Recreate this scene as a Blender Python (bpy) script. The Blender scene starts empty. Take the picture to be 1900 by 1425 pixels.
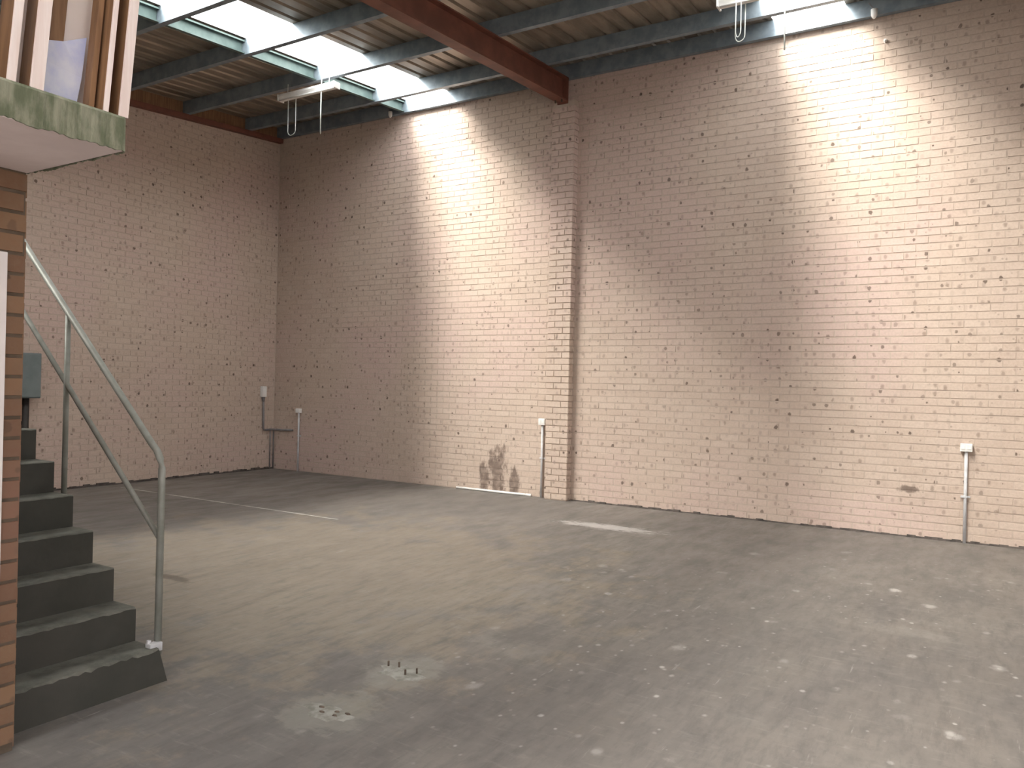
import bpy, math, random
from mathutils import Vector, Matrix
random.seed(7)
S = bpy.context.scene
COL = S.collection

# ------------------------------------------------------------------ camera
F, YAW, PITCH, ROLL, CH = 1437.937, 0.543054, 0.00188, 0.023142, 1.59
cam_d = bpy.data.cameras.new('camera')
cam_d.sensor_fit = 'HORIZONTAL'; cam_d.sensor_width = 36.0; cam_d.lens = F * 36.0 / 1900.0
cam_d.clip_start = 0.05; cam_d.clip_end = 200
cam = bpy.data.objects.new('camera', cam_d); COL.objects.link(cam); S.camera = cam
fw = Vector((math.cos(YAW) * math.cos(PITCH), math.sin(YAW) * math.cos(PITCH), math.sin(PITCH)))
rt0 = Vector((math.sin(YAW), -math.cos(YAW), 0)); up0 = rt0.cross(fw)
rt = math.cos(ROLL) * rt0 + math.sin(ROLL) * up0; up = -math.sin(ROLL) * rt0 + math.cos(ROLL) * up0
cam.matrix_world = Matrix(((rt.x, up.x, -fw.x, 0), (rt.y, up.y, -fw.y, 0), (rt.z, up.z, -fw.z, CH), (0, 0, 0, 1)))
def project(P):
    d = Vector(P) - Vector((0, 0, CH)); z = d.dot(fw)
    if z <= 0.1: return (-9999, -9999, 0)
    return (950 + F * d.dot(rt) / z, 712.5 - F * d.dot(up) / z, z)

# ------------------------------------------------------------------ sky, sun, exposure
SUN_DIR = Vector((0.80, -0.52, -1.0)).normalized()
w = bpy.data.worlds.new('sky'); S.world = w; w.use_nodes = True
nt = w.node_tree; bg = nt.nodes['Background']
sky = nt.nodes.new('ShaderNodeTexSky'); sky.sky_type = 'NISHITA'; sky.sun_disc = False
sky.sun_elevation = math.asin(-SUN_DIR.z); sky.sun_rotation = math.atan2(-SUN_DIR.x, -SUN_DIR.y)
sky.air_density = 1.0; sky.dust_density = 3.0; sky.ozone_density = 1.0
mixw = nt.nodes.new('ShaderNodeMix'); mixw.data_type = 'RGBA'; mixw.inputs[0].default_value = 0.6
mixw.inputs[7].default_value = (9.0, 8.6, 8.2, 1)           # bright thin cloud cover
nt.links.new(sky.outputs[0], mixw.inputs[6]); nt.links.new(mixw.outputs[2], bg.inputs[0])
bg.inputs[1].default_value = 2.5
sun_d = bpy.data.lights.new('sun', 'SUN'); sun_d.energy = 108.0; sun_d.angle = math.radians(42); sun_d.color = (1.0, 0.955, 0.90)
sun = bpy.data.objects.new('sun', sun_d); COL.objects.link(sun)
sun.rotation_euler = SUN_DIR.to_track_quat('-Z', 'Y').to_euler(); sun.location = (0, 0, 20)
S.view_settings.view_transform = 'Standard'; S.view_settings.look = 'None'
S.view_settings.exposure = -1.2; S.view_settings.gamma = 1.0; S.view_settings.use_curve_mapping = False
S.cycles.use_denoising = True
S.cycles.max_bounces = 6; S.cycles.diffuse_bounces = 4; S.cycles.transparent_max_bounces = 8
S.cycles.sample_clamp_indirect = 12.0; S.cycles.use_adaptive_sampling = True; S.cycles.adaptive_threshold = 0.03

# ------------------------------------------------------------------ dimensions
XW, YW, H = 9.745, 10.875, 5.918           # right wall plane, back wall plane, purlin underside at the right wall
SL = 0.082                                 # roof rises toward the right wall
XL, YN = -6.0, -5.0                        # left end and near wall
XS, YF, ZS, YS = 1.737, 3.466, 2.441, 2.788  # mezzanine edge, office brick face, slab underside, slab front
PD = 0.20                                  # purlin depth
def zroof(x): return H + SL * (x - XW)     # underside of purlins

# ------------------------------------------------------------------ material helpers
def mat(name, rough=0.7, metal=0.0, base=(0.5, 0.5, 0.5), spec=0.5):
    m = bpy.data.materials.new(name); m.use_nodes = True
    b = m.node_tree.nodes['Principled BSDF']
    b.inputs['Base Color'].default_value = (*base, 1); b.inputs['Roughness'].default_value = rough
    b.inputs['Metallic'].default_value = metal; b.inputs['Specular IOR Level'].default_value = spec
    return m
class NT:
    """tiny node graph helper"""
    def __init__(s, m): s.t = m.node_tree; s.b = s.t.nodes['Principled BSDF']
    def n(s, typ, **kw):
        o = s.t.nodes.new('ShaderNode' + typ)
        for k, v in kw.items(): setattr(o, k, v)
        return o
    def l(s, a, b): s.t.links.new(a, b)
    def val(s, sock, v):
        if isinstance(v, (int, float)): sock.default_value = v
        elif isinstance(v, tuple): sock.default_value = v if len(v) == len(sock.default_value) else (*v, 1)[:len(sock.default_value)]
        else: s.l(v, sock)
    def pos(s): return s.n('NewGeometry').outputs['Position']
    def mapping(s, v, scale=(1, 1, 1), loc=(0, 0, 0), rot=(0, 0, 0)):
        m = s.n('Mapping'); s.l(v, m.inputs[0]); m.inputs['Scale'].default_value = scale
        m.inputs['Location'].default_value = loc; m.inputs['Rotation'].default_value = rot; return m.outputs[0]
    def noise(s, v, scale, detail=3, rough=0.55, col=False):
        o = s.n('TexNoise'); s.l(v, o.inputs['Vector']); o.inputs['Scale'].default_value = scale
        o.inputs['Detail'].default_value = detail; o.inputs['Roughness'].default_value = rough
        return o.outputs['Color' if col else 'Fac']
    def vor(s, v, scale, out='Distance', rand=1.0):
        o = s.n('TexVoronoi'); s.l(v, o.inputs['Vector']); o.inputs['Scale'].default_value = scale
        o.inputs['Randomness'].default_value = rand; return o
    def ramp(s, v, a, b, x=0.0, y=1.0, smooth=True):
        o = s.n('MapRange'); o.interpolation_type = 'SMOOTHSTEP' if smooth else 'LINEAR'
        s.val(o.inputs[0], v); o.inputs[1].default_value = a; o.inputs[2].default_value = b
        s.val(o.inputs[3], x); s.val(o.inputs[4], y); return o.outputs[0]
    def math(s, op, a, b=0.0):
        o = s.n('Math', operation=op); s.val(o.inputs[0], a); s.val(o.inputs[1], b); return o.outputs[0]
    def mix(s, f, a, b, blend='MIX'):
        o = s.n('Mix', data_type='RGBA', blend_type=blend); s.val(o.inputs[0], f)
        for k, c in ((6, a), (7, b)):
            if isinstance(c, tuple): o.inputs[k].default_value = (*c[:3], 1)
            else: s.l(c, o.inputs[k])
        return o.outputs[2]
    def bump(s, h, strength, dist):
        o = s.n('Bump'); s.l(h, o.inputs['Height']); o.inputs['Strength'].default_value = strength
        o.inputs['Distance'].default_value = dist; s.l(o.outputs[0], s.b.inputs['Normal'])
    def xyz(s, v):
        o = s.n('SeparateXYZ'); s.l(v, o.inputs[0]); return o.outputs
    def ellipse(s, v, c, r, wob=None, amp=0.0):
        """1 inside an ellipsoid centred at c with radii r, ragged by noise"""
        m = s.mapping(v, tuple(1 / q for q in r), tuple(-a / q for a, q in zip(c, r)))
        o = s.n('VectorMath', operation='LENGTH'); s.l(m, o.inputs[0]); d = o.outputs['Value']
        if wob is not None: d = s.math('ADD', d, s.math('MULTIPLY', s.math('SUBTRACT', wob, 0.5), amp))
        return s.ramp(d, 1.0, 0.6)

def speckled(name, a, b, scale=8, rough=0.7, metal=0.0, bump=0.0, spec=0.4, stretch=(1, 1, 1), lo=0.35, hi=0.65):
    m = mat(name, rough, metal, spec=spec); g = NT(m); P = g.mapping(g.n('TexCoord').outputs['Object'], stretch)
    n = g.noise(P, scale, 5, 0.6); g.l(g.mix(g.ramp(n, lo, hi), a, b), g.b.inputs['Base Color'])
    if bump: g.bump(g.noise(P, scale * 4, 4), bump, 0.004)
    return m
def wall_stain(g, P, c):
    # splashed oil at the foot of the right wall
    wb = g.noise(g.mapping(P, (1, 1.6, 0.8)), 5.5, 5, 0.7)
    st = g.ellipse(P, (XW, 6.10, 0.30), (0.6, 0.20, 0.46), wb, 2.4)
    st = g.math('MAXIMUM', st, g.ellipse(P, (XW, 6.32, 0.20), (0.6, 0.12, 0.28), wb, 2.2))
    st = g.math('MAXIMUM', st, g.ellipse(P, (XW, 5.80, 0.14), (0.6, 0.11, 0.28), wb, 1.8))
    st = g.math('MAXIMUM', st, g.ellipse(P, (XW, 0.64, 0.53), (0.6, 0.14, 0.05), wb, 2.0))
    st = g.math('MULTIPLY', st, g.ramp(g.noise(P, 11, 3), 0.2, 0.6, 0.35, 0.72))
    return g.mix(st, c, (0.085, 0.055, 0.045))
def brick_material(name, light, dark, pink, stain=False):
    m = mat(name, 0.9, spec=0.2); g = NT(m); P = g.pos()
    r1 = g.n('NewGeometry').outputs['Random Per Island']; r2 = g.n('ObjectInfo').outputs['Random']
    rr = g.math('FRACT', g.math('ADD', r1, g.math('MULTIPLY', r2, 7.31)))
    c = g.mix(g.ramp(rr, 0, 1, smooth=False), light, dark)
    c = g.mix(g.ramp(g.noise(P, 0.55, 2), 0.42, 0.66, 0.0, 0.75), c, pink)       # kiln drift, pinker bricks
    c = g.mix(g.ramp(g.noise(P, 38, 3), 0.35, 0.7, 0.0, 0.16), c, (0.22, 0.16, 0.11))
    X_ = g.xyz(P); cb = g.n('CombineXYZ'); g.l(g.math('ADD', X_[0], X_[1]), cb.inputs[0]); g.l(g.math('MULTIPLY', X_[2], 0.85), cb.inputs[1])
    v = g.vor(cb.outputs[0], 7.0); v.voronoi_dimensions = '2D'; spotr = g.xyz(v.outputs['Color'])
    rad = g.math('MULTIPLY', g.ramp(spotr[0], 0.2, 1.0, -0.06, 0.15, smooth=False), 1.0)
    wob = g.math('MULTIPLY', g.math('SUBTRACT', g.noise(P, 38, 3), 0.5), 0.22)
    d = g.math('ADD', v.outputs['Distance'], wob)
    spot = g.ramp(g.math('SUBTRACT', d, rad), 0.035, -0.035)
    spot = g.math('MULTIPLY', spot, g.ramp(spotr[1], 0.0, 1.0, 0.30, 0.9, smooth=False))
    c = g.mix(spot, c, (0.095, 0.066, 0.052))
    v3 = g.vor(g.mapping(cb.outputs[0], (1.0, 0.8, 1), (3.3, 1.7, 0)), 9.5); v3.voronoi_dimensions = '2D'; s3 = g.xyz(v3.outputs['Color'])
    d3 = g.math('ADD', v3.outputs['Distance'], g.math('MULTIPLY', wob, 1.6))
    c = g.mix(g.math('MULTIPLY', g.ramp(d3, 0.26, 0.08), g.ramp(s3[0], 0.35, 1.0, 0.0, 0.55, smooth=False)), c, (0.17, 0.12, 0.09))
    v2 = g.vor(P, 15.0); s2 = g.xyz(v2.outputs['Color'])
    sp2 = g.math('MULTIPLY', g.ramp(v2.outputs['Distance'], 0.26, 0.10), g.ramp(s2[0], 0.74, 0.78, 0.0, 0.42))
    c = g.mix(sp2, c, (0.11, 0.08, 0.06))
    if stain: c = wall_stain(g, P, c)
    g.l(c, g.b.inputs['Base Color'])
    g.bump(g.noise(P, 60, 4, 0.6), 0.25, 0.004)
    return m
M = {}
M['brick'] = brick_material('cream_brick', (0.565, 0.458, 0.387), (0.525, 0.418, 0.349), (0.565, 0.425, 0.385), True)
M['brick_office'] = brick_material('orange_brick', (0.25, 0.15, 0.09), (0.17, 0.098, 0.062), (0.25, 0.135, 0.105))
def mortar_material():
    m = mat('mortar', 0.95, spec=0.1); g = NT(m); P = g.pos()
    c = g.mix(g.ramp(g.noise(P, 9, 4), 0.3, 0.7), (0.46, 0.372, 0.312), (0.52, 0.425, 0.36))
    c = wall_stain(g, P, c)
    g.l(c, g.b.inputs['Base Color']); return m
M['mortar'] = mortar_material()
M['mortar_office'] = speckled('buff_mortar', (0.105, 0.078, 0.057), (0.145, 0.108, 0.08), 9, 0.95)

def floor_material():
    m = mat('worn_concrete', 0.55, spec=0.35); g = NT(m); P = g.pos()
    n1 = g.noise(P, 0.45, 4, 0.6); n2 = g.noise(g.mapping(P, (1.0, 2.6, 1), rot=(0, 0, 0.5)), 1.5, 5, 0.62)
    n3 = g.noise(P, 14, 5, 0.65)
    c = g.mix(g.ramp(n1, 0.35, 0.68), (0.152, 0.137, 0.126), (0.205, 0.182, 0.164))
    c = g.mix(g.ramp(n2, 0.48, 0.75, 0, 0.55), c, (0.118, 0.107, 0.099))
    c = g.mix(g.ramp(g.noise(g.mapping(P, (2.2, 0.8, 1), (3, 1, 0), (0, 0, 0.35)), 1.1, 5, 0.65), 0.55, 0.72, 0, 0.6), c, (0.223, 0.205, 0.186))
    # ochre dust tracked along the middle of the slab
    dust = g.ellipse(P, (4.6, 5.0, 0), (3.0, 2.9, 5), g.noise(P, 2.2, 6, 0.7), 2.6)
    c = g.mix(g.math('MULTIPLY', dust, 0.62), c, (0.248, 0.205, 0.158))
    # fine streaks and grain
    c = g.mix(g.ramp(n3, 0.45, 0.8, 0, 0.35), c, (0.087, 0.079, 0.077))
    c = g.mix(g.ramp(g.noise(g.mapping(P, (9, 2.0, 1), rot=(0, 0, 0.9)), 2.6, 5, 0.7), 0.60, 0.78, 0, 0.5), c, (0.260, 0.244, 0.229))
    # paint and plaster drips, mostly on the right
    wob = g.math('MULTIPLY', g.math('SUBTRACT', g.noise(P, 16, 3), 0.5), 0.5)
    area = g.math('MAXIMUM', g.ellipse(P, (5.2, 0.6, 0), (4.2, 2.8, 5), n1, 1.2), 0.10)
    for sc, lim, off in ((2.6, 0.50, 0), (4.2, 0.60, 7), (8.0, 0.70, 3), (13.0, 0.8, 5)):
        v = g.vor(g.mapping(P, (1.0, 1.35, 0.0), (off, off, 0), (0, 0, 0.6)), sc); cc = g.xyz(v.outputs['Color'])
        d = g.math('ADD', v.outputs['Distance'], g.math('MULTIPLY', wob, 0.5))
        sp = g.math('MULTIPLY', g.ramp(d, 0.22, 0.06), g.ramp(cc[0], lim, lim + 0.06))
        sp = g.math('MULTIPLY', sp, g.ramp(cc[1], 0.0, 1.0, 0.2, 1.0, smooth=False))
        c = g.mix(g.math('MULTIPLY', sp, area), c, (0.432, 0.404, 0.382))
    st1 = g.noise(g.mapping(P, (1.0, 5.0, 1), rot=(0, 0, -0.75)), 3.2, 6, 0.7)
    c = g.mix(g.ramp(st1, 0.46, 0.66, 0, 0.42), c, (0.098, 0.09, 0.084))
    st2 = g.noise(g.mapping(P, (5.0, 1.0, 1), (4, 2, 0), (0, 0, -0.6)), 4.0, 6, 0.7)
    c = g.mix(g.ramp(st2, 0.54, 0.70, 0, 0.35), c, (0.27, 0.25, 0.225))
    for rot, off, sc in ((0.25, 2.0, 3.0), (1.0, 5.0, 2.4), (-0.5, 9.0, 2.0)):
        ns = g.noise(g.mapping(P, (1.2, 16.0, 1), (off, off, 0), (0, 0, rot)), sc, 4, 0.6)
        c = g.mix(g.math('MULTIPLY', g.ramp(ns, 0.66, 0.74), g.ramp(g.noise(P, 1.3, 3), 0.45, 0.6, 0.0, 0.5)), c, (0.36, 0.345, 0.325))
    # white powder spill near the pier
    wb = g.noise(g.mapping(P, (5, 2, 1)), 2.2, 5, 0.7)
    sp = g.ellipse(P, (8.16, 3.62, 0), (0.17, 0.66, 5), g.noise(g.mapping(P, (7, 2.2, 1)), 3.0, 6, 0.75), 3.6)
    c = g.mix(g.math('MULTIPLY', sp, 0.75), c, (0.475, 0.447, 0.432))
    # dark damp patch beside the stairs, pale scuffs around the bolt stubs
    c = g.mix(g.math('MULTIPLY', g.ellipse(P, (3.9, 5.46, 0), (0.07, 0.26, 5), wb, 1.6), 0.6), c, (0.062, 0.046, 0.037))
    for q in ((3.35, 2.69, 0), (2.75, 2.64, 0)):
        c = g.mix(g.math('MULTIPLY', g.ellipse(P, q, (0.30, 0.24, 5), wb, 1.8), 0.45), c, (0.285, 0.269, 0.236))
    g.l(c, g.b.inputs['Base Color'])
    g.l(g.ramp(n2, 0.3, 0.7, 0.42, 0.68), g.b.inputs['Roughness'])
    g.bump(g.noise(P, 30, 5, 0.65), 0.12, 0.004)
    return m
M['floor'] = floor_material()

M['galv'] = speckled('galvanised_steel', (0.195, 0.235, 0.275), (0.27, 0.32, 0.365), 6, 0.45, 0.35)
M['teal'] = speckled('dull_teal_steel', (0.085, 0.125, 0.118), (0.12, 0.165, 0.155), 6, 0.5, 0.2)
M['roof'] = speckled('roof_sheet_steel', (0.20, 0.17, 0.135), (0.34, 0.28, 0.22), 1.1, 0.42, 0.35, stretch=(1, 4, 1))
M['rafter'] = speckled('red_oxide_paint', (0.135, 0.052, 0.036), (0.20, 0.075, 0.05), 3, 0.6)
M['slab'] = speckled('painted_soffit', (0.80, 0.69, 0.67), (0.88, 0.77, 0.75), 3, 0.85, bump=0.1)
M['carpet'] = speckled('green_carpet', (0.125, 0.14, 0.088), (0.27, 0.268, 0.20), 22, 0.95, bump=0.6, stretch=(1, 1, 0.35))
M['timber'] = speckled('pale_lit_timber', (0.80, 0.66, 0.62), (0.88, 0.77, 0.74), 5, 0.6, stretch=(6, 6, 0.4))  # pale tone carries the light on the stud fronts
M['timber_dark'] = speckled('brown_shaded_timber', (0.20, 0.105, 0.055), (0.30, 0.165, 0.085), 5, 0.6, stretch=(6, 6, 0.5))  # brown boards, and shade put into the stud sides
M['plaster'] = speckled('plasterboard', (0.80, 0.69, 0.65), (0.86, 0.76, 0.72), 2, 0.9)
M['plastic_blue'] = speckled('bluish_plastic', (0.52, 0.56, 0.86), (0.78, 0.79, 0.92), 4, 0.35)
M['white'] = speckled('white_plastic', (0.76, 0.74, 0.72), (0.84, 0.82, 0.80), 6, 0.4)
M['white_paint'] = speckled('white_paint', (0.78, 0.72, 0.72), (0.85, 0.79, 0.79), 3, 0.5)
M['conduit'] = speckled('grey_conduit', (0.50, 0.50, 0.52), (0.62, 0.62, 0.64), 9, 0.45)
M['pipe_dark'] = speckled('dark_grey_conduit', (0.16, 0.145, 0.15), (0.23, 0.21, 0.21), 9, 0.5)
M['rail'] = speckled('grey_green_tube', (0.225, 0.23, 0.205), (0.30, 0.305, 0.28), 7, 0.5, 0.1)
M['metal_box'] = speckled('blue_grey_enamel', (0.135, 0.165, 0.17), (0.175, 0.205, 0.21), 3, 0.45)
M['black'] = speckled('black_rubber', (0.022, 0.018, 0.017), (0.04, 0.033, 0.03), 5, 0.6)
M['dark_gap'] = speckled('dark_gap', (0.05, 0.042, 0.038), (0.11, 0.09, 0.08), 12, 0.9)
M['grout'] = speckled('grout', (0.20, 0.19, 0.165), (0.34, 0.325, 0.295), 14, 0.9)
M['joint'] = speckled('joint_dust', (0.36, 0.345, 0.32), (0.50, 0.48, 0.45), 7, 0.9)
M['steel'] = speckled('rusty_steel', (0.10, 0.075, 0.06), (0.18, 0.14, 0.11), 20, 0.6, 0.6)
M['render'] = speckled('cement_render', (0.46, 0.40, 0.35), (0.54, 0.48, 0.42), 1.5, 0.9)
M['cord'] = speckled('pale_cord', (0.50, 0.53, 0.50), (0.60, 0.62, 0.60), 9, 0.6)
M['pave'] = speckled('asphalt', (0.085, 0.082, 0.08), (0.13, 0.125, 0.12), 0.8, 0.9)
def step_material():
    m = mat('painted_step', 0.75, spec=0.25); g = NT(m); P = g.pos()
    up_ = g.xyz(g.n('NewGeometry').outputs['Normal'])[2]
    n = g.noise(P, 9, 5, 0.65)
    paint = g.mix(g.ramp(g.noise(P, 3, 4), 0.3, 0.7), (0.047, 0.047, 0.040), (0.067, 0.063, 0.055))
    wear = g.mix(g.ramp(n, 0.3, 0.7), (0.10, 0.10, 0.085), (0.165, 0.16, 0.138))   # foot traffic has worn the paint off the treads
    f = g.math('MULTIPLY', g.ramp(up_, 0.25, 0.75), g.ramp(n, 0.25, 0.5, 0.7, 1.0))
    g.l(g.mix(f, paint, wear), g.b.inputs['Base Color']); g.bump(g.noise(P, 25, 5), 0.3, 0.006)
    return m
M['step'] = step_material()
def skylight_material():
    m = bpy.data.materials.new('translucent_fibreglass'); m.use_nodes = True
    t = m.node_tree; t.nodes.clear(); o = t.nodes.new('ShaderNodeOutputMaterial')
    tr = t.nodes.new('ShaderNodeBsdfTransparent'); tr.inputs[0].default_value = (0.86, 0.88, 0.86, 1)
    tl = t.nodes.new('ShaderNodeBsdfTranslucent'); tl.inputs[0].default_value = (0.82, 0.86, 0.84, 1)
    mx = t.nodes.new('ShaderNodeMixShader')
    tc = t.nodes.new('ShaderNodeTexCoord'); nz = t.nodes.new('ShaderNodeTexNoise'); nz.inputs['Scale'].default_value = 2.0
    mr = t.nodes.new('ShaderNodeMapRange'); mr.inputs[3].default_value = 0.30; mr.inputs[4].default_value = 0.36
    t.links.new(tc.outputs['Object'], nz.inputs['Vector']); t.links.new(nz.outputs['Fac'], mr.inputs[0])
    t.links.new(mr.outputs[0], mx.inputs[0]); t.links.new(tr.outputs[0], mx.inputs[1]); t.links.new(tl.outputs[0], mx.inputs[2])
    t.links.new(mx.outputs[0], o.inputs[0]); return m
M['skylight'] = skylight_material()

# ------------------------------------------------------------------ mesh helpers
class MB:
    def __init__(s): s.v = []; s.f = []
    def quadbox(s, p):            # 8 corner points, bottom 4 (ccw) then top 4
        o = len(s.v); s.v += [tuple(q) for q in p]
        s.f += [tuple(o + i for i in q) for q in ((3, 2, 1, 0), (4, 5, 6, 7), (0, 1, 5, 4), (1, 2, 6, 5), (2, 3, 7, 6), (3, 0, 4, 7))]
        return s
    def box(s, x0, x1, y0, y1, z0, z1):
        return s.quadbox([(x0, y0, z0), (x1, y0, z0), (x1, y1, z0), (x0, y1, z0), (x0, y0, z1), (x1, y0, z1), (x1, y1, z1), (x0, y1, z1)])
    def tube(s, pts, r, n=10, cap=True):
        pts = [Vector(p) for p in pts]; rings = []
        for i, p in enumerate(pts):
            t = (pts[min(i + 1, len(pts) - 1)] - pts[max(i - 1, 0)]).normalized()
            a = Vector((0, 0, 1)) if abs(t.z) < 0.9 else Vector((1, 0, 0))
            u = t.cross(a).normalized(); v = t.cross(u)
            rr = r[i] if isinstance(r, (list, tuple)) else r
            o = len(s.v); rings.append(o)
            s.v += [tuple(p + rr * (math.cos(2 * math.pi * k / n) * u + math.sin(2 * math.pi * k / n) * v)) for k in range(n)]
        for a, b in zip(rings, rings[1:]):
            s.f += [(a + k, a + (k + 1) % n, b + (k + 1) % n, b + k) for k in range(n)]
        if cap: s.f += [tuple(rings[0] + k for k in range(n))[::-1], tuple(rings[-1] + k for k in range(n))]
        return s
    def extrude(s, prof, fn, closed=True, cap=True):
        """prof: list of 2d points, fn(p, end) -> 3d"""
        n = len(prof); o = len(s.v); s.v += [tuple(fn(p, 0)) for p in prof] + [tuple(fn(p, 1)) for p in prof]
        for k in range(n if closed else n - 1): s.f.append((o + k, o + (k + 1) % n, o + n + (k + 1) % n, o + n + k))
        if cap and closed: s.f += [tuple(range(o, o + n))[::-1], tuple(range(o + n, o + 2 * n))]
        return s
    def mesh(s, name): me = bpy.data.meshes.new(name); me.from_pydata(s.v, [], s.f); me.update(); return me
    def build(s, name, m, parent=None, smooth=False, bevel=0):
        me = s.mesh(name); me.materials.append(M[m] if isinstance(m, str) else m)
        import bmesh
        b = bmesh.new(); b.from_mesh(me); bmesh.ops.recalc_face_normals(b, faces=b.faces)
        if bevel: bmesh.ops.bevel(b, geom=[e for e in b.edges if len(e.link_faces) == 2 and e.calc_face_angle(0) > 0.6], offset=bevel, segments=2, affect='EDGES', profile=0.6)
        b.to_mesh(me); b.free()
        if smooth: me.polygons.foreach_set('use_smooth', [True] * len(me.polygons))
        o = bpy.data.objects.new(name, me); COL.objects.link(o)
        if parent: o.parent = parent
        return o
def tag(o, label, cat, group=None):
    o['label'] = label; o['category'] = cat
    if group: o['group'] = group
    return o
def struct(o): o['kind'] = 'structure'; return o
def empty(name, loc=(0, 0, 0)):
    o = bpy.data.objects.new(name, None); COL.objects.link(o); o.location = loc; o.empty_display_size = 0.1; return o
def local(o, parent):        # part given in world coordinates under an Empty that stands elsewhere
    o.parent = parent; o.matrix_parent_inverse = Matrix.Translation(-parent.location); return o

# ------------------------------------------------------------------ floor
fl = struct(MB().box(XL - 0.3, XW + 0.3, YN - 0.3, YW + 0.3, -0.15, 0.0).build('floor', 'floor'))
jt = MB()
ys = [6.3 + 0.28 * i for i in range(16)]
for a, b in zip(ys, ys[1:]):
    w0 = random.uniform(0.008, 0.02); jt.quadbox([(6.63 - w0, a, 0), (6.63 + w0, a, 0), (6.63 + w0, b, 0), (6.63 - w0, b, 0), (6.63 - w0, a, .0015), (6.63 + w0, a, .0015), (6.63 + w0, b, .0015), (6.63 - w0, b, .0015)])
jt.build('slab_joint', 'joint', fl)['label'] = 'pale dust-filled joint running across the concrete'
pv = struct(MB().box(XL - 14, XW + 6, YN - 14, YN - 0.3, -0.2, -0.02).build('pavement', 'pave')); pv['label'] = 'dark asphalt outside the roller door openings'
MB().box(XL - 14, XL - 0.3, YN - 0.3, YW, -0.2, -0.02).build('paving_section', 'pave', pv)
opp = struct(MB().box(XL - 16, XL - 12, YN - 8, YW + 6, -0.02, 7.5).build('wall_sun_block', 'render')); opp['label'] = 'unseen rendered wall added across the yard to block low sun'  # unseen wall added to keep low sun out of the left opening

# ------------------------------------------------------------------ brick walls
BL, BH, BJ = 0.230, 0.076, 0.010           # brick length, height, joint
def brick_face(wall, m, origin, along, normal, length, height, keep=300, z0=0.012, top=None, holes=(), seed=1, proud=0.004):
    """lays stretcher-bond bricks on one face; the largest in the photo are parts, the rest one joined part"""
    rnd = random.Random(seed); O = Vector(origin); A = Vector(along); N = Vector(normal)
    meshes = {}
    cand = []
    row = 0; z = z0
    while z + BH <= height + 1e-6:
        x = -(BL + BJ) / 2 if row % 2 else 0.0
        while x < length - 0.02:
            a, b = max(x, 0.0), min(x + BL, length)
            if b - a > 0.03:
                c = O + A * (a + b) / 2
                ok = top is None or z + BH <= top(c) + 1e-6
                for (h0, h1, hz0, hz1) in holes:
                    if b > h0 and a < h1 and z + BH > hz0 and z < hz1: ok = False
                if ok: cand.append((a, b, z))
            x += BL + BJ
        z += BH + BJ; row += 1
    scored = []
    for i, (a, b, z) in enumerate(cand):
        p = project(O + A * (a + b) / 2 + Vector((0, 0, z + BH / 2)))
        inside = -5 < p[0] < 1905 and -5 < p[1] < 1430
        scored.append((0 if inside else 1, p[2] if p[2] > 0 else 99, i))
    scored.sort(); chosen = {i for out, _, i in scored[:keep] if not out}
    rest = MB()
    for i, (a, b, z) in enumerate(cand):
        pr = proud + rnd.uniform(-0.0015, 0.0015); L = b - a
        if i in chosen:
            key = round(L, 2)
            if key not in meshes:
                mb = MB(); q = []
                hl = L / 2
                for (nn, sh) in ((-0.02, 0.0), (0.0, 0.003)):
                    q += [A * (-hl + sh) + N * nn + Vector((0, 0, sh)), A * (hl - sh) + N * nn + Vector((0, 0, sh)),
                          A * (hl - sh) + N * nn + Vector((0, 0, BH - sh)), A * (-hl + sh) + N * nn + Vector((0, 0, BH - sh))]
                mb.quadbox(q); me = mb.mesh('brick'); me.materials.append(M[m])
                import bmesh
                bb = bmesh.new(); bb.from_mesh(me); bmesh.ops.recalc_face_normals(bb, faces=bb.faces); bb.to_mesh(me); bb.free()
                meshes[key] = me
            o = bpy.data.objects.new('brick', meshes[key]); COL.objects.link(o); o.parent = wall
            o.location = O + A * (a + b) / 2 + N * pr + Vector((0, 0, z))
        else:
            q = []
            for (nn, sh) in ((-0.015, 0.0), (pr, 0.003)):
                q += [O + A * (a + sh) + N * nn + Vector((0, 0, z + sh)), O + A * (b - sh) + N * nn + Vector((0, 0, z + sh)),
                      O + A * (b - sh) + N * nn + Vector((0, 0, z + BH - sh)), O + A * (a + sh) + N * nn + Vector((0, 0, z + BH - sh))]
            rest.quadbox(q)
    if rest.v:
        o = rest.build('brickwork', m, wall); o['kind'] = 'stuff'

TOPR = zroof(XW) + PD
wall_r = struct(MB().box(XW, XW + 0.23, YN, YW + 0.23, 0, TOPR).build('wall_right', 'mortar'))
brick_face(wall_r, 'brick', (XW, YN, 0), (0, 1, 0), (-1, 0, 0), YW - YN - 0.005, TOPR, 300, seed=3)
def sloped_prism(x0, x1, y0, y1, dz):
    return MB().quadbox([(x0, y0, 0), (x1, y0, 0), (x1, y1, 0), (x0, y1, 0)] + [(x, y, zroof(x) + dz) for x, y in ((x0, y0), (x1, y0), (x1, y1), (x0, y1))])
wall_b = struct(sloped_prism(XL, XW, YW, YW + 0.23, PD).build('wall_back', 'mortar'))
brick_face(wall_b, 'brick', (XL, YW, 0), (1, 0, 0), (0, -1, 0), XW - XL, 6.2, 300, top=lambda c: zroof(c.x) - 0.03, seed=4)
xa, xb = XL + .02, XW - .02
MB().quadbox([(xa, YW - .0095, zroof(xa) - .05), (xb, YW - .0095, zroof(xb) - .05), (xb, YW, zroof(xb) - .05), (xa, YW, zroof(xa) - .05), (xa, YW - .0095, zroof(xa) + PD), (xb, YW - .0095, zroof(xb) + PD), (xb, YW, zroof(xb) + PD), (xa, YW, zroof(xa) + PD)]).build('closure_board', 'timber_dark', wall_b)
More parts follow.
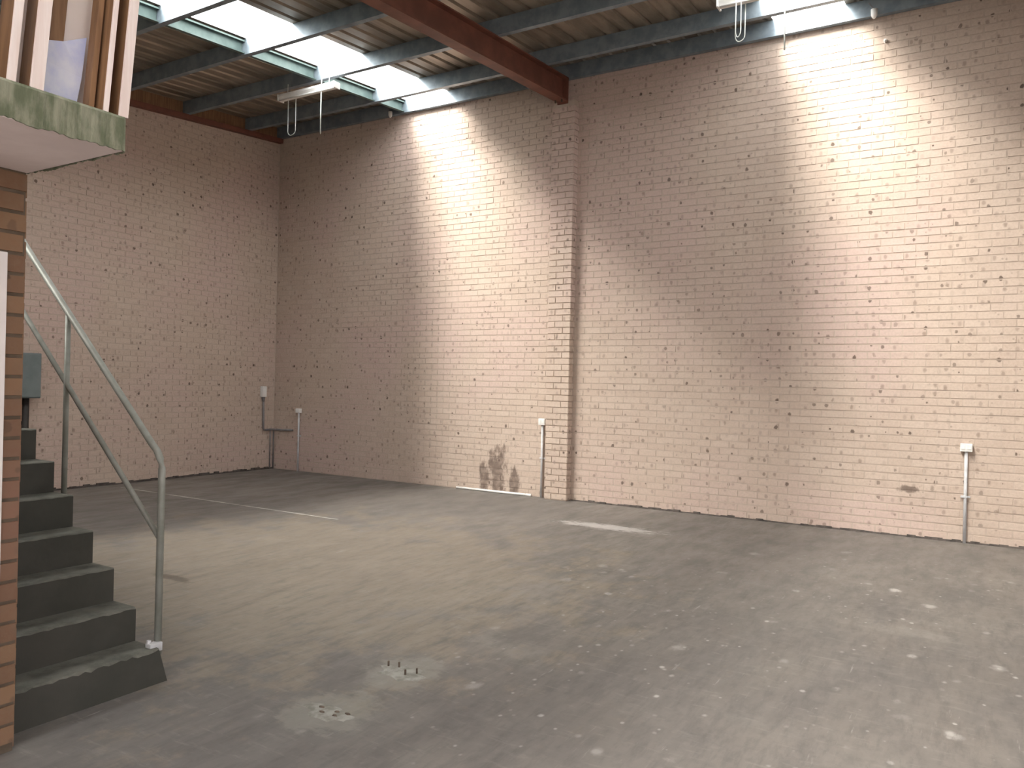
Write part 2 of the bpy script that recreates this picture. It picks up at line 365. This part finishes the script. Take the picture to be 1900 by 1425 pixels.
# engaged piers under the rafters
for k, yp in enumerate((4.885, -0.95)):
    PX = 0.13
    pier = MB().box(XW - PX + 0.006, XW, yp + 0.006, yp + 0.344, 0, zroof(XW) - 0.33 + 0.0).build('brick_pier', 'mortar', wall_r)
    brick_face(pier, 'brick', (XW - PX, yp, 0), (0, 1, 0), (-1, 0, 0), 0.35, zroof(XW) - 0.33, 300 if k == 0 else 0, seed=5 + k, proud=0.004)
    brick_face(pier, 'brick', (XW - PX, yp, 0), (1, 0, 0), (0, -1, 0), PX, zroof(XW) - 0.33, 0, seed=15 + k, proud=0.004)
# left end and near wall (behind the camera), with roller door openings placed and sized for the daylight they admit
def sloped_piece(y0, y1, z0):
    return MB().quadbox([(XL - .2, y0, z0), (XL, y0, z0), (XL, y1, z0), (XL - .2, y1, z0)] + [(x, y, zroof(x) + PD) for x, y in ((XL - .2, y0), (XL, y0), (XL, y1), (XL - .2, y1))])
wl = struct(sloped_piece(2.5, YW, 0).build('wall_left', 'render'))
sloped_piece(YN, -4.8, 0).build('wall_section', 'render', wl); sloped_piece(-4.8, 2.5, 4.3).build('door_lintel', 'render', wl)
D0, D1, DZ = 0.2, 3.4, 3.0
wn = struct(MB().box(XL, D0, YN - 0.2, YN, 0, 4.9).build('wall_near', 'render'))
MB().box(D1, XW, YN - 0.2, YN, 0, 5.6).build('wall_section', 'render', wn)
MB().quadbox([(D0, YN - .2, DZ), (D1, YN - .2, DZ), (D1, YN, DZ), (D0, YN, DZ)] + [(x, y, zroof(x) + PD) for x, y in ((D0, YN - .2), (D1, YN - .2), (D1, YN), (D0, YN))]).build('door_lintel', 'render', wn)
# dark strip colouring in the shaded gap where slab meets wall
def ragged_strip(name, p0, p1, n, h, d, side):
    mb = MB(); a = Vector(p0); b = Vector(p1); s = Vector(side)
    for i in range(n):
        q0 = a.lerp(b, i / n); q1 = a.lerp(b, (i + 1) / n); hh = random.uniform(0.3, 1.0) * h; dd = random.uniform(0.5, 1.0) * d
        z = Vector((0, 0, hh)); mb.quadbox([q0, q1, q1 + s * dd, q0 + s * dd, q0 + z, q1 + z, q1 + s * dd * .7 + z, q0 + s * dd * .7 + z])
    return mb.build(name, 'dark_gap')
t2 = struct(ragged_strip('shade_strip_2', (XW - 0.004, -3.0, 0), (XW - 0.004, 4.86, 0), 90, 0.03, 0.03, (-1, 0, 0))); t2['label'] = 'dark ragged strip coloured as the shaded gap along the foot of the right wall'
t3 = struct(ragged_strip('shade_strip_3', (4.0, YW - 0.004, 0), (XW - .02, YW - 0.004, 0), 60, 0.045, 0.025, (0, -1, 0))); t3['label'] = 'dark ragged strip coloured as the shaded gap along the foot of the back wall'

# ------------------------------------------------------------------ mezzanine and the brick office below it
office = struct(MB().box(-6, 0.74, YF + 0.004, YF + 0.11, 0, ZS).build('wall_office', 'mortar_office'))
MB().box(1.662, XS - 0.004, YF + 0.004, YF + 0.11, 0, ZS).build('wall_section', 'mortar_office', office)
MB().box(0.74, 1.662, YF + 0.004, YF + 0.11, 2.096, ZS).build('wall_section', 'mortar_office', office)
MB().box(XS - 0.11, XS - 0.004, YF + 0.11, YW - 0.02, 0, ZS).build('wall_section', 'mortar_office', office)
brick_face(office, 'brick_office', (-6, YF, 0), (1, 0, 0), (0, -1, 0), 6.74, ZS, 0, z0=.036, seed=9, proud=0.003)
brick_face(office, 'brick_office', (1.662, YF, 0), (1, 0, 0), (0, -1, 0), XS - 1.662, 2.099, 300, z0=.036, seed=11, proud=0.003)
brick_face(office, 'brick_office', (XS - 0.24 * 4, YF, 0), (1, 0, 0), (0, -1, 0), 0.24 * 4, ZS, 300, z0=2.10, seed=12, proud=0.003)
brick_face(office, 'brick_office', (XS, YF + 0.004, 0), (0, 1, 0), (1, 0, 0), YW - YF - 0.03, ZS, 0, seed=10, proud=0.003)
door = struct(empty('door_1', (1.2, YF, 0)))
def dpart(mb, name, m, parent=door, bevel=0):
    o = mb.build(name, m, None, bevel=bevel); return local(o, parent)
dpart(MB().box(1.600, 1.662, YF - 0.012, YF + 0.115, 0, 2.094), 'jamb', 'white_paint', bevel=.004)
dpart(MB().box(0.740, 0.802, YF - 0.012, YF + 0.115, 0, 2.094), 'jamb', 'white_paint', bevel=.004)
dpart(MB().box(0.802, 1.600, YF - 0.012, YF + 0.115, 2.032, 2.094), 'door_head', 'white_paint', bevel=.004)
leaf = dpart(MB().box(0.806, 1.596, YF + 0.035, YF + 0.072, 0.012, 2.028), 'door_leaf', 'white_paint', bevel=.003)
dpart(MB().tube([(0.87, YF + .04, 1.02), (0.87, YF - .015, 1.02), (0.98, YF - .015, 1.02)], 0.009), 'door_handle', 'steel')

slab = struct(MB().box(-6, XS, YS, YW, ZS, ZS + 0.115).build('mezzanine_slab', 'slab')); slab['label'] = 'mezzanine slab with pale painted underside over the office'
# carpet wrapped over the slab edge, ragged along the bottom
def carpet():
    mb = MB(); path = [(-1.2, YS - .009), (XS - .01, YS - .009), (XS + .004, YS - .006), (XS + .009, YS + .008), (XS + .009, YS + 2.6)]
    pts = []
    for (x0, y0), (x1, y1) in zip(path, path[1:]):
        n = max(1, int(math.hypot(x1 - x0, y1 - y0) / .012))
        pts += [(x0 + (x1 - x0) * i / n, y0 + (y1 - y0) * i / n) for i in range(n)]
    pts.append(path[-1]); prev = 0
    for (x, y) in pts:
        prev = 0.7 * prev + random.uniform(-.0045, .0045); lo = ZS - .002 + prev
        bulge = random.uniform(-.0012, .0012); nx, ny = (0, -1) if y < YS - .007 else (1, 0)
        for z, o in ((lo, -.007), (lo, bulge), (ZS + .06, bulge * 2), (ZS + .118, bulge), (ZS + .128, -.005), (ZS + .128, -.008)):
            mb.v.append((x + nx * o, y + ny * o, z))
    for i in range(len(pts) - 1):
        for j in range(5): mb.f.append((i * 6 + j, (i + 1) * 6 + j, (i + 1) * 6 + j + 1, i * 6 + j + 1))
    mb.box(-6, XS, YS, YW - .01, ZS + 0.115, ZS + 0.127)
    return mb.build('carpet', 'carpet', slab)
carpet()['label'] = 'green carpet wrapped over the slab edge'

ZT = ZS + 0.127
# timber studs along the slab edge
fr = empty('stud_frame', (1.5, YS + .05, ZT)); tag(fr, 'timber stud railing, lit fronts coloured pale and shaded sides brown, standing along the carpeted mezzanine edge', 'railing')
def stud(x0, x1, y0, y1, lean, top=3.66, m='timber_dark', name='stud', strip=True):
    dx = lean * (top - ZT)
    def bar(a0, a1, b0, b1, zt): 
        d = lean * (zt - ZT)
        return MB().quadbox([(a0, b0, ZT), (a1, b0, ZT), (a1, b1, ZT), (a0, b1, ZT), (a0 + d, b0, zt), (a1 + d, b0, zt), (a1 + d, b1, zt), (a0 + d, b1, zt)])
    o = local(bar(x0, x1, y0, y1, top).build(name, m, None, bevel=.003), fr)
    if strip:                        # pale strip puts the light on the stud front into colour
        c = bar(x0 - .001, x1 + .001, y0 - .009, y0 + .001, top - .05).build('lit_front_strip', 'timber', None, bevel=.002); c.parent = o
    return o
LE = 0.075
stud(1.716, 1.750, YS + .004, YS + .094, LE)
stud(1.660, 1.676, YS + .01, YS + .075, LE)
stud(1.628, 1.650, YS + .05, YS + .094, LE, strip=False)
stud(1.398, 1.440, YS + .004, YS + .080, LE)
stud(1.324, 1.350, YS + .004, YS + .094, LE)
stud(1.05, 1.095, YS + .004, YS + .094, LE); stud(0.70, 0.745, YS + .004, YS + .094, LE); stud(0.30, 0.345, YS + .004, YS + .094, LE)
local(MB().box(0.3, 1.86, YS + .0, YS + .098, 3.66, 3.705).build('top_rail', 'timber', None, bevel=.004), fr)
def leaning(name, m, quad, th, label, cat, lean=LE):
    mb = MB(); (x0, y0, z0), (x1, y1, z1) = quad
    d = lean * (z1 - z0)
    mb.quadbox([(x0, y0, z0), (x1, y0, z0), (x1, y0 + th, z0), (x0, y0 + th, z0), (x0 + d, y1, z1), (x1 + d, y1, z1), (x1 + d, y1 + th, z1), (x0 + d, y1 + th, z1)])
    return tag(mb.build(name, m, bevel=.002), label, cat)
leaning('plasterboard_sheet', 'plaster', ((1.36, YS + .135, ZT), (1.70, YS + .135, 3.62)), .012, 'pinkish white plasterboard sheet standing behind the mezzanine studs', 'board')
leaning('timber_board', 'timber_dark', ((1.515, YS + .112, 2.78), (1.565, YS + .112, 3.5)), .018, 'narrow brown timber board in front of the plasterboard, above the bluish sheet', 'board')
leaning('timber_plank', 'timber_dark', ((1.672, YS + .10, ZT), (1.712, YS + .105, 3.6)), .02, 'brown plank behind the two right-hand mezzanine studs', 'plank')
mb = MB(); y = YS + .098
pts = [(1.468, ZT), (1.482, 2.72), (1.50, 2.79), (1.555, 2.805), (1.645, 2.855), (1.632, 2.70), (1.612, ZT)]
mb.extrude(pts, lambda q, e: (q[0], y + .012 * e + .01 * math.sin(q[0] * 40), q[1]))
tag(mb.build('plastic_sheet', 'plastic_blue'), 'pale bluish plastic sheet propped between the mezzanine studs', 'sheet')
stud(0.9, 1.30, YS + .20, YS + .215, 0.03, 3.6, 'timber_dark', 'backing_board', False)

# ------------------------------------------------------------------ stairs
XR, SY, SG, SR, NS = 2.524, 3.631, 0.206, 0.18, 14
st = empty('staircase', (2.1, SY, 0)); tag(st, 'solid concrete stairs painted dark green-grey beside the brick office', 'stairs')
for i in range(NS):
    y0 = SY + SG * i; z1 = SR * (i + 1); z0 = max(0.0, z1 - 0.36) if i else 0.0
    y1 = SY + SG * (i + 1) + (0.22 if i < NS - 1 else 0.6)
    # grid in X along the nosing so the edge can be chipped and worn
    n = 26; mb = MB(); rows = []
    worn = 0.020 if i == 0 else 0.010 if i == 1 else 0.004
    for k in range(n + 1):
        t = k / n; x = XS + 0.006 + (XR - XS - 0.006) * t
        w_ = 0.004 + worn * max(0.0, random.uniform(-0.3, 1.0)) * (0.4 + 0.6 * t)
        sp = 0.045 * max(0, (t - 0.85) / 0.15) if i == 0 else 0.0
        prof = [(y0 - (0.008 if i == 0 else 0), z0), (y0, z1 - w_), (y0 + w_ * 1.2, z1), (y1, z1), (y1, z0)]
        rows.append(len(mb.v)); mb.v += [(x + (sp if j in (0, 4) else 0), py, pz) for j, (py, pz) in enumerate(prof)]
    for a, b in zip(rows, rows[1:]):
        for j in range(5): mb.f.append((a + j, b + j, b + (j + 1) % 5, a + (j + 1) % 5))
    mb.f += [tuple(rows[0] + j for j in range(5)), tuple(rows[-1] + j for j in range(5))[::-1]]
    local(mb.build('step', 'step', None), st)

# handrail
RX, RR = 2.556, 0.0185
hr = empty('handrail', (RX, 3.69, 0)); tag(hr, 'grey painted tubular steel handrail along the open side of the stairs', 'railing')
sl = SR / SG
def zr(y, off): return off + sl * (y - 3.69)
yt = SY + SG * NS
top = [(RX, 3.69, 0.13), (RX, 3.69, 1.06), (RX, 3.690, 1.11), (RX, 3.705, 1.155), (RX, 3.735, 1.20), (RX, 3.78, zr(3.78, 1.155)), (RX, yt, zr(yt, 1.155)), (RX, yt + .08, zr(yt, 1.155) + .03), (RX, yt + .5, zr(yt, 1.155) + .03)]
local(MB().tube(top, RR, 12).build('top_rail', 'rail', None, smooth=True), hr)
local(MB().tube([(RX, 3.70, zr(3.70, 0.735)), (RX, yt + .3, zr(yt + .3, 0.735))], RR * .8, 10).build('mid_rail', 'rail', None, smooth=True), hr)
for yp in (4.61, 5.53):
    zb = SR * (int((yp - SY) / SG) + 1)
    local(MB().tube([(RX, yp, zb - 0.10), (RX, yp, zr(yp, 1.155))], RR * .85, 10).build('post', 'rail', None, smooth=True), hr)
    local(MB().box(XR - .002, RX, yp - .025, yp + .025, zb - 0.09, zb - 0.03).build('bracket', 'rail', None, bevel=.004), hr)
br = MB().box(2.49, RX + .004, 3.655, 3.70, 0.155, 0.20); br.tube([(2.50, 3.69, 0.19), (2.505, 3.69, 0.215)], .012, 8)
local(br.build('bracket', 'conduit', None, bevel=.003), hr)

# ------------------------------------------------------------------ roof
SW, SK0 = 0.814, 7.12                       # sheet width, near edge of the farther skylight
X0R, X1R = XL - 0.3, XW + 0.25
def sheet_mesh(name):
    prof = [(0, 0)]
    for k in range(4):
        b = k * SW / 4
        prof += [(b + .045, 0), (b + .062, .029), (b + .092, .029), (b + .109, 0)]
    prof += [(SW, 0)]
    mb = MB(); nx = 6; n = len(prof)
    for i in range(nx + 1):
        x = X0R + (X1R - X0R) * i / nx
        mb.v += [(x, yy, zroof(x) + PD + .001 + zz) for yy, zz in prof]
    for i in range(nx):
        for j in range(n - 1): mb.f.append((i * n + j, (i + 1) * n + j, (i + 1) * n + j + 1, i * n + j + 1))
    return mb.mesh(name)
ceil = struct(empty('ceiling', (0, 0, 0)))
me_r = sheet_mesh('roof_sheet'); me_r.materials.append(M['roof'])
me_s = sheet_mesh('skylight_sheet'); me_s.materials.append(M['skylight'])
wi = 1
for k in range(-15, 5):
    if k in (0, -7):
        o = bpy.data.objects.new('window_%d' % wi, me_s); wi += 1; struct(o)
        o['label'] = {0: 'translucent skylight sheet above the farther wall bay', -7: 'translucent skylight sheet above the nearer wall bay'}[k]
    else:
        o = bpy.data.objects.new('roof_sheet', me_r); o.parent = ceil
    COL.objects.link(o); o.location = (0, SK0 + SW * k, 0)

# purlins (lipped C sections standing on the rafters)
PX_ = [9.655, 8.95, 7.74, 6.52, 5.34, 4.14, 2.94, 1.74, 0.54, -0.66, -1.86, -3.06, -4.26, -5.46]
ORD = ['closest purlin to the right wall, lying along its top', 'second roof purlin out from the right wall', 'third roof purlin out from the right wall, carrying the light fittings',
       'fourth roof purlin out from the right wall', 'fifth roof purlin out from the right wall', 'sixth roof purlin out from the right wall', 'seventh roof purlin out from the right wall'] + ['%s roof purlin out from the right wall' % q for q in ('eighth', 'ninth', 'tenth', 'eleventh', 'twelfth', 'thirteenth', 'fourteenth')]
for i, px in enumerate(PX_):
    t = 0.006; wd = 0.07
    prof = [(0, 0), (wd, 0), (wd, .02), (wd - t, .02), (wd - t, t), (t, t), (t, PD - t), (wd - t, PD - t), (wd - t, PD - .02), (wd, PD - .02), (wd, PD), (0, PD)]
    zb = zroof(px)
    o = MB().extrude(prof, lambda q, e: (px + q[0], (YN + .01) if e == 0 else YW - .01, zb + q[1] - .001)).build('roof_purlin', 'galv')
    tag(o, ('galvanised steel ' if i else 'galvanised ') + ORD[i], 'purlin', 'roof purlins')

# rafters
def rafter(y0, width, depth, x_end, label, name='roof_rafter'):
    mb = MB(); tf, tw = 0.016, 0.012; hw = width / 2; ht = tw / 2
    prof = [(-hw, -depth), (hw, -depth), (hw, -depth + tf), (ht, -depth + tf), (ht, -tf), (hw, -tf), (hw, 0), (-hw, 0), (-hw, -tf), (-ht, -tf), (-ht, -depth + tf), (-hw, -depth + tf)]
    xs = (XL + .02, x_end)
    mb.extrude(prof, lambda q, e: (xs[e], y0 + q[0], zroof(xs[e]) + q[1] - .002))
    r = empty(name, (x_end, y0, zroof(x_end) - depth)); tag(r, label, 'beam', 'roof rafters')
    local(mb.build('beam', 'rafter', None), r)
    local(MB().box(x_end - .001, x_end + .016, y0 - hw, y0 + hw, zroof(x_end) - depth - .03, zroof(x_end) - .004).build('end_plate', 'rafter', None), r)
    for s in (-1, 1):
        local(MB().tube([(x_end - .12, y0 + s * hw * .6, zroof(x_end - .12) - depth - .04), (x_end - .12, y0 + s * hw * .6, zroof(x_end - .12) - depth + .01)], .012, 6).build('bolt', 'steel', None), r)
rafter(5.075, 0.165, 0.33, 9.60, 'red-brown steel rafter resting on the brick pier')
rafter(-0.76, 0.165, 0.33, 9.60, 'red-brown steel rafter on the pier nearest the entry')
eb = MB().quadbox([(XL + .02, YW - .10, zroof(XL + .02) - .08), (XW - .02, YW - .10, zroof(XW - .02) - .08), (XW - .02, YW - .008, zroof(XW - .02) - .08), (XL + .02, YW - .008, zroof(XL + .02) - .08),
                   (XL + .02, YW - .10, zroof(XL + .02) - .002), (XW - .02, YW - .10, zroof(XW - .02) - .002), (XW - .02, YW - .008, zroof(XW - .02) - .002), (XL + .02, YW - .008, zroof(XL + .02) - .002)])
tag(eb.build('wall_beam', 'rafter'), 'dark red-brown steel beam along the top of the back brick wall', 'beam')

# bridging channels between purlins along the far edge of the farther skylight
names = ['first bridging channel from the right wall', 'second bridging channel from the right wall', 'third bridging channel from the right wall', 'fourth bridging channel from the right wall', 'fifth bridging channel from the right wall']
for i in range(5):
    xa, xb = PX_[i + 1] + .07, PX_[i] - .004
    yb = SK0 + SW + .015; t = .005
    prof = [(0, .012), (-.055, .012), (-.055, .027), (-.05, .027), (-.05, .017), (-t, .017), (-t, PD - .03), (-.05, PD - .03), (-.05, PD - .045), (-.055, PD - .045), (-.055, PD - .025), (0, PD - .025)]
    o = MB().extrude(prof, lambda q, e: ((xa, xb)[e], yb + q[0] + .055, zroof((xa, xb)[e]) + q[1])).build('bridging_channel', 'teal')
    tag(o, names[i] + ' along the farther skylight', 'channel', 'bridging channels beside the skylight')

# ------------------------------------------------------------------ hanging batten lights
def arc_loop(x, y0, y1, ztop, zbot, sag=0.06):
    pts = [(x, y0, ztop)]
    for k in range(9):
        a = math.pi * k / 8; ym = (y0 + y1) / 2; hw = (y0 - y1) / 2
        pts.append((x + 0.004 * math.sin(k), ym + hw * math.cos(a), zbot + sag - sag * math.sin(a)))
    pts.append((x, y1, ztop)); return pts
def batten(x, ya, yb, z, label, loops, single):
    r = empty('batten_light', (x, (ya + yb) / 2, z)); tag(r, label, 'light fitting', 'batten lights under the purlins')
    prof = [(-.055, .0), (-.03, -.05), (.03, -.05), (.055, .0), (.055, .028), (-.055, .028)]
    local(MB().extrude(prof, lambda q, e: (x + q[0], (ya + .02, yb - .02)[e], z + q[1])).build('body', 'white', None, bevel=.003), r)
    for yy in (ya, yb):
        d = .02 if yy == yb else -.02
        local(MB().box(x - .06, x + .06, min(yy, yy - d), max(yy, yy - d), z - .056, z + .033).build('end_cap', 'white', None, bevel=.004), r)
    local(MB().tube([(x - .036, ya + .03, z - .052), (x - .036, yb - .03, z - .052)], .013, 10).build('tube', 'white', None, smooth=True), r)
    for yy in (ya + .15, yb - .15):
        local(MB().tube([(x, yy, z + .02), (x + .005, yy, zroof(x) + .03)], .005, 6).build('chain', 'cord', None), r)
    for (y0, y1, zb) in loops:
        local(MB().tube(arc_loop(x + random.uniform(-.05, .05), y0, y1, z + .02, zb), .0055, 6).build('cord_loop', 'cord', None, smooth=True), r)
    for (yy, zb) in single:
        local(MB().tube([(x - .03, yy, zroof(x) + .02), (x - .03, yy + .004, (z + zb) / 2), (x - .03, yy, zb)], .008, 6).build('pull_cord', 'cord', None, smooth=True), r)
batten(7.70, 7.52, 8.62, zroof(7.70) - .14, 'white batten light hung below the farther skylight', [(8.49, 8.34, 5.06)], [(7.78, 4.97)])
batten(7.70, 1.16, 2.33, zroof(7.70) - .27, 'white batten light at the top edge, hung beside the nearer skylight', [(2.155, 2.06, 5.06), (2.135, 2.085, 5.08)], [(1.665, 4.87)])

# small white cable hangers under the wall purlin
def hanger(y, z, label, s=1.0):
    r = empty('cable_hanger', (XW - .10, y, z)); tag(r, label, 'hanger', 'white cable hangers at the wall top')
    local(MB().tube([(XW - .11, y, z + .045 * s), (XW - .11, y, z - .02 * s), (XW - .11, y, z - .05 * s)], [.034 * s, .030 * s, .012 * s], 12).build('cap', 'white', None, smooth=True), r)
    local(MB().tube([(XW - .11, y, z + .04 * s), (XW - .11, y + .05, z + .12), (XW - .098, y + .06, z + .14)], .006, 6).build('hook', 'pipe_dark', None), r)
hanger(8.226, 5.915, 'small white hanger by the wall purlin at the farther skylight')
hanger(1.11, 5.92, 'small white hanger by the wall purlin at the nearer skylight', 1.1)
wp = empty('wall_plug', (XW, 1.02, 5.63)); tag(wp, 'tiny white plug on the bricks below the hanger near the right skylight', 'plug')
local(MB().tube([(XW - .005, 1.0, 5.63), (XW - .035, 1.0, 5.63)], [.022, .014], 10).build('plug_body', 'white', None), wp)
local(MB().tube([(XW - .035, 1.0, 5.63), (XW - .05, 1.0, 5.60), (XW - .045, 1.0, 5.585)], .005, 6).build('hook', 'white', None), wp)

# ------------------------------------------------------------------ outlets and conduit on the walls
def outlet(xw, y, ztop, label, w=.115, h=.085, saddles=(0.32, 0.56)):
    r = empty('power_outlet', (xw, y, 0)); tag(r, label, 'outlet', 'power outlets on the right wall')
    box_ = local(MB().box(xw - .062, xw - .004, y - w / 2, y + w / 2, ztop - h, ztop).build('outlet_box', 'white', None, bevel=.006), r)
    for s in (-1, 1):
        q = MB().box(xw - .067, xw - .0615, y + s * w * .25 - .018, y + s * w * .25 + .018, ztop - h * .72, ztop - h * .2).build('socket', 'white', None, bevel=.002)
        q.parent = box_; 
    local(MB().tube([(xw - .024, y, 0), (xw - .024, y, ztop - h + .01)], .0165, 12).build('conduit', 'conduit', None, smooth=True), r)
    for zz in saddles:
        local(MB().box(xw - .044, xw - .002, y - .022, y + .022, zz - .011, zz + .011).build('saddle', 'conduit', None, bevel=.004), r)
        local(MB().box(xw - .012, xw - .002, y - .045, y + .045, zz - .011, zz + .011).build('saddle_plate', 'conduit', None), r)
    return r
outlet(XW - .01, 0.112, 1.075, 'white power outlet on grey conduit at the right end of the wall', saddles=(0.50,))
outlet(XW - .01, 5.335, 1.13, 'white power outlet on grey conduit just left of the brick pier', .105, .095, saddles=(0.56,))
outlet(XW - .01, 10.21, 1.10, 'white power outlet on conduit beside the back corner', .10, .075, saddles=(0.62,))

sw = empty('switch_conduit', (9.48, YW, 0)); tag(sw, 'pale switch on dark conduit wrapping round the back corner', 'conduit')
local(MB().box(9.415, 9.505, YW - .075, YW - .006, 1.285, 1.475).build('switch_box', 'white', None, bevel=.008), sw)
local(MB().tube([(9.47, YW - .03, 1.29), (9.47, YW - .03, 1.26), (9.475, YW - .03, 1.20)], [.03, .032, .02], 10).build('gland', 'pipe_dark', None, smooth=True), sw)
local(MB().tube([(9.475, YW - .03, 1.20), (9.485, YW - .03, 0.73), (9.50, YW - .03, 0.705), (9.53, YW - .03, 0.70), (XW - .05, YW - .03, 0.70), (XW - .03, YW - .05, 0.70), (XW - .03, 10.36, 0.712)], .019, 10).build('elbow_conduit', 'pipe_dark', None, smooth=True), sw)
for dx in (.0, .075):
    local(MB().tube([(9.645 + dx, YW - .028, 0), (9.645 + dx, YW - .028, 0.69)], .011, 8).build('drop_conduit', 'pipe_dark', None, smooth=True), sw)

mbx = empty('meter_box', (5.4, YW, 1.27)); tag(mbx, 'blue-grey metal switchboard box on the back wall behind the stairs', 'switchboard')
local(MB().box(5.05, 5.60, YW - .17, YW - .012, 1.275, 1.872).build('enclosure', 'metal_box', None, bevel=.012), mbx)
dr = local(MB().box(5.065, 5.585, YW - .185, YW - .169, 1.29, 1.857).build('door_panel', 'metal_box', None, bevel=.005), mbx)
lt = MB().tube([(5.10, YW - .184, 1.57), (5.10, YW - .205, 1.57)], .014, 10).build('latch', 'steel'); lt.parent = dr
local(MB().tube([(5.46, YW - .06, 0.0), (5.46, YW - .06, 1.28)], .045, 12).build('cable_duct', 'black', None, smooth=True), mbx)

# length of white conduit on the floor along the wall
wp2 = empty('loose_conduit', (XW - .05, 6.1, 0)); tag(wp2, 'white plastic conduit lying on the floor along the right wall, left of the pier', 'conduit')
local(MB().tube([(XW - .05, 5.50, .019), (XW - .052, 6.0, .019), (XW - .045, 6.8, .019)], .0175, 12).build('pipe', 'white', None, smooth=True), wp2)
local(MB().tube([(XW - .05, 5.49, .019), (XW - .05, 5.57, .019)], .0215, 12).build('coupling', 'white', None, smooth=True), wp2)

# ------------------------------------------------------------------ grout pads with cut bolts, debris on the floor
def blob(cx, cy, rx, ry, h, n=18, seed=1):
    rd = random.Random(seed); mb = MB(); r = [rd.uniform(.65, 1.15) for _ in range(n)]
    for (zz, sc) in ((0, 1.0), (h, .82)):
        mb.v += [(cx + rx * r[k] * sc * math.cos(2 * math.pi * k / n), cy + ry * r[k] * sc * math.sin(2 * math.pi * k / n), zz) for k in range(n)]
    mb.v.append((cx, cy, h * 1.3)); c = len(mb.v) - 1
    for k in range(n):
        mb.f.append((k, (k + 1) % n, n + (k + 1) % n, n + k)); mb.f.append((n + k, n + (k + 1) % n, c))
    mb.f.append(tuple(range(n))[::-1]); return mb
pad = empty('grout_pad', (3.35, 2.69, 0)); tag(pad, 'thin pale grout pad with four cut-off bolts in the floor', 'grout pad', 'pale grout pads on the floor')
local(blob(3.35, 2.69, .10, .17, .004, seed=3).build('pad', 'grout', None), pad)
for (dx, dy) in ((.03, .115), (.05, .055), (-.02, -.045), (.03, -.085)):
    local(MB().tube([(3.35 + dx, 2.69 + dy, .002), (3.35 + dx, 2.69 + dy, .032)], .006, 6).build('bolt', 'steel', None), pad)
pad2 = empty('grout_pad', (2.75, 2.64, 0)); tag(pad2, 'broken grout pad with dark rusty chips, nearest the camera', 'grout pad', 'pale grout pads on the floor')
local(blob(2.75, 2.64, .075, .16, .004, seed=5).build('pad', 'grout', None), pad2)
for k, (dx, dy) in enumerate(((.02, .07), (-.02, .03), (.02, -.03), (.03, -.09), (-.015, -.05))):
    local(blob(2.75 + dx, 2.64 + dy, 0.010, .018, .009, 7, seed=20 + k).build('rust_chip', 'steel', None), pad2)
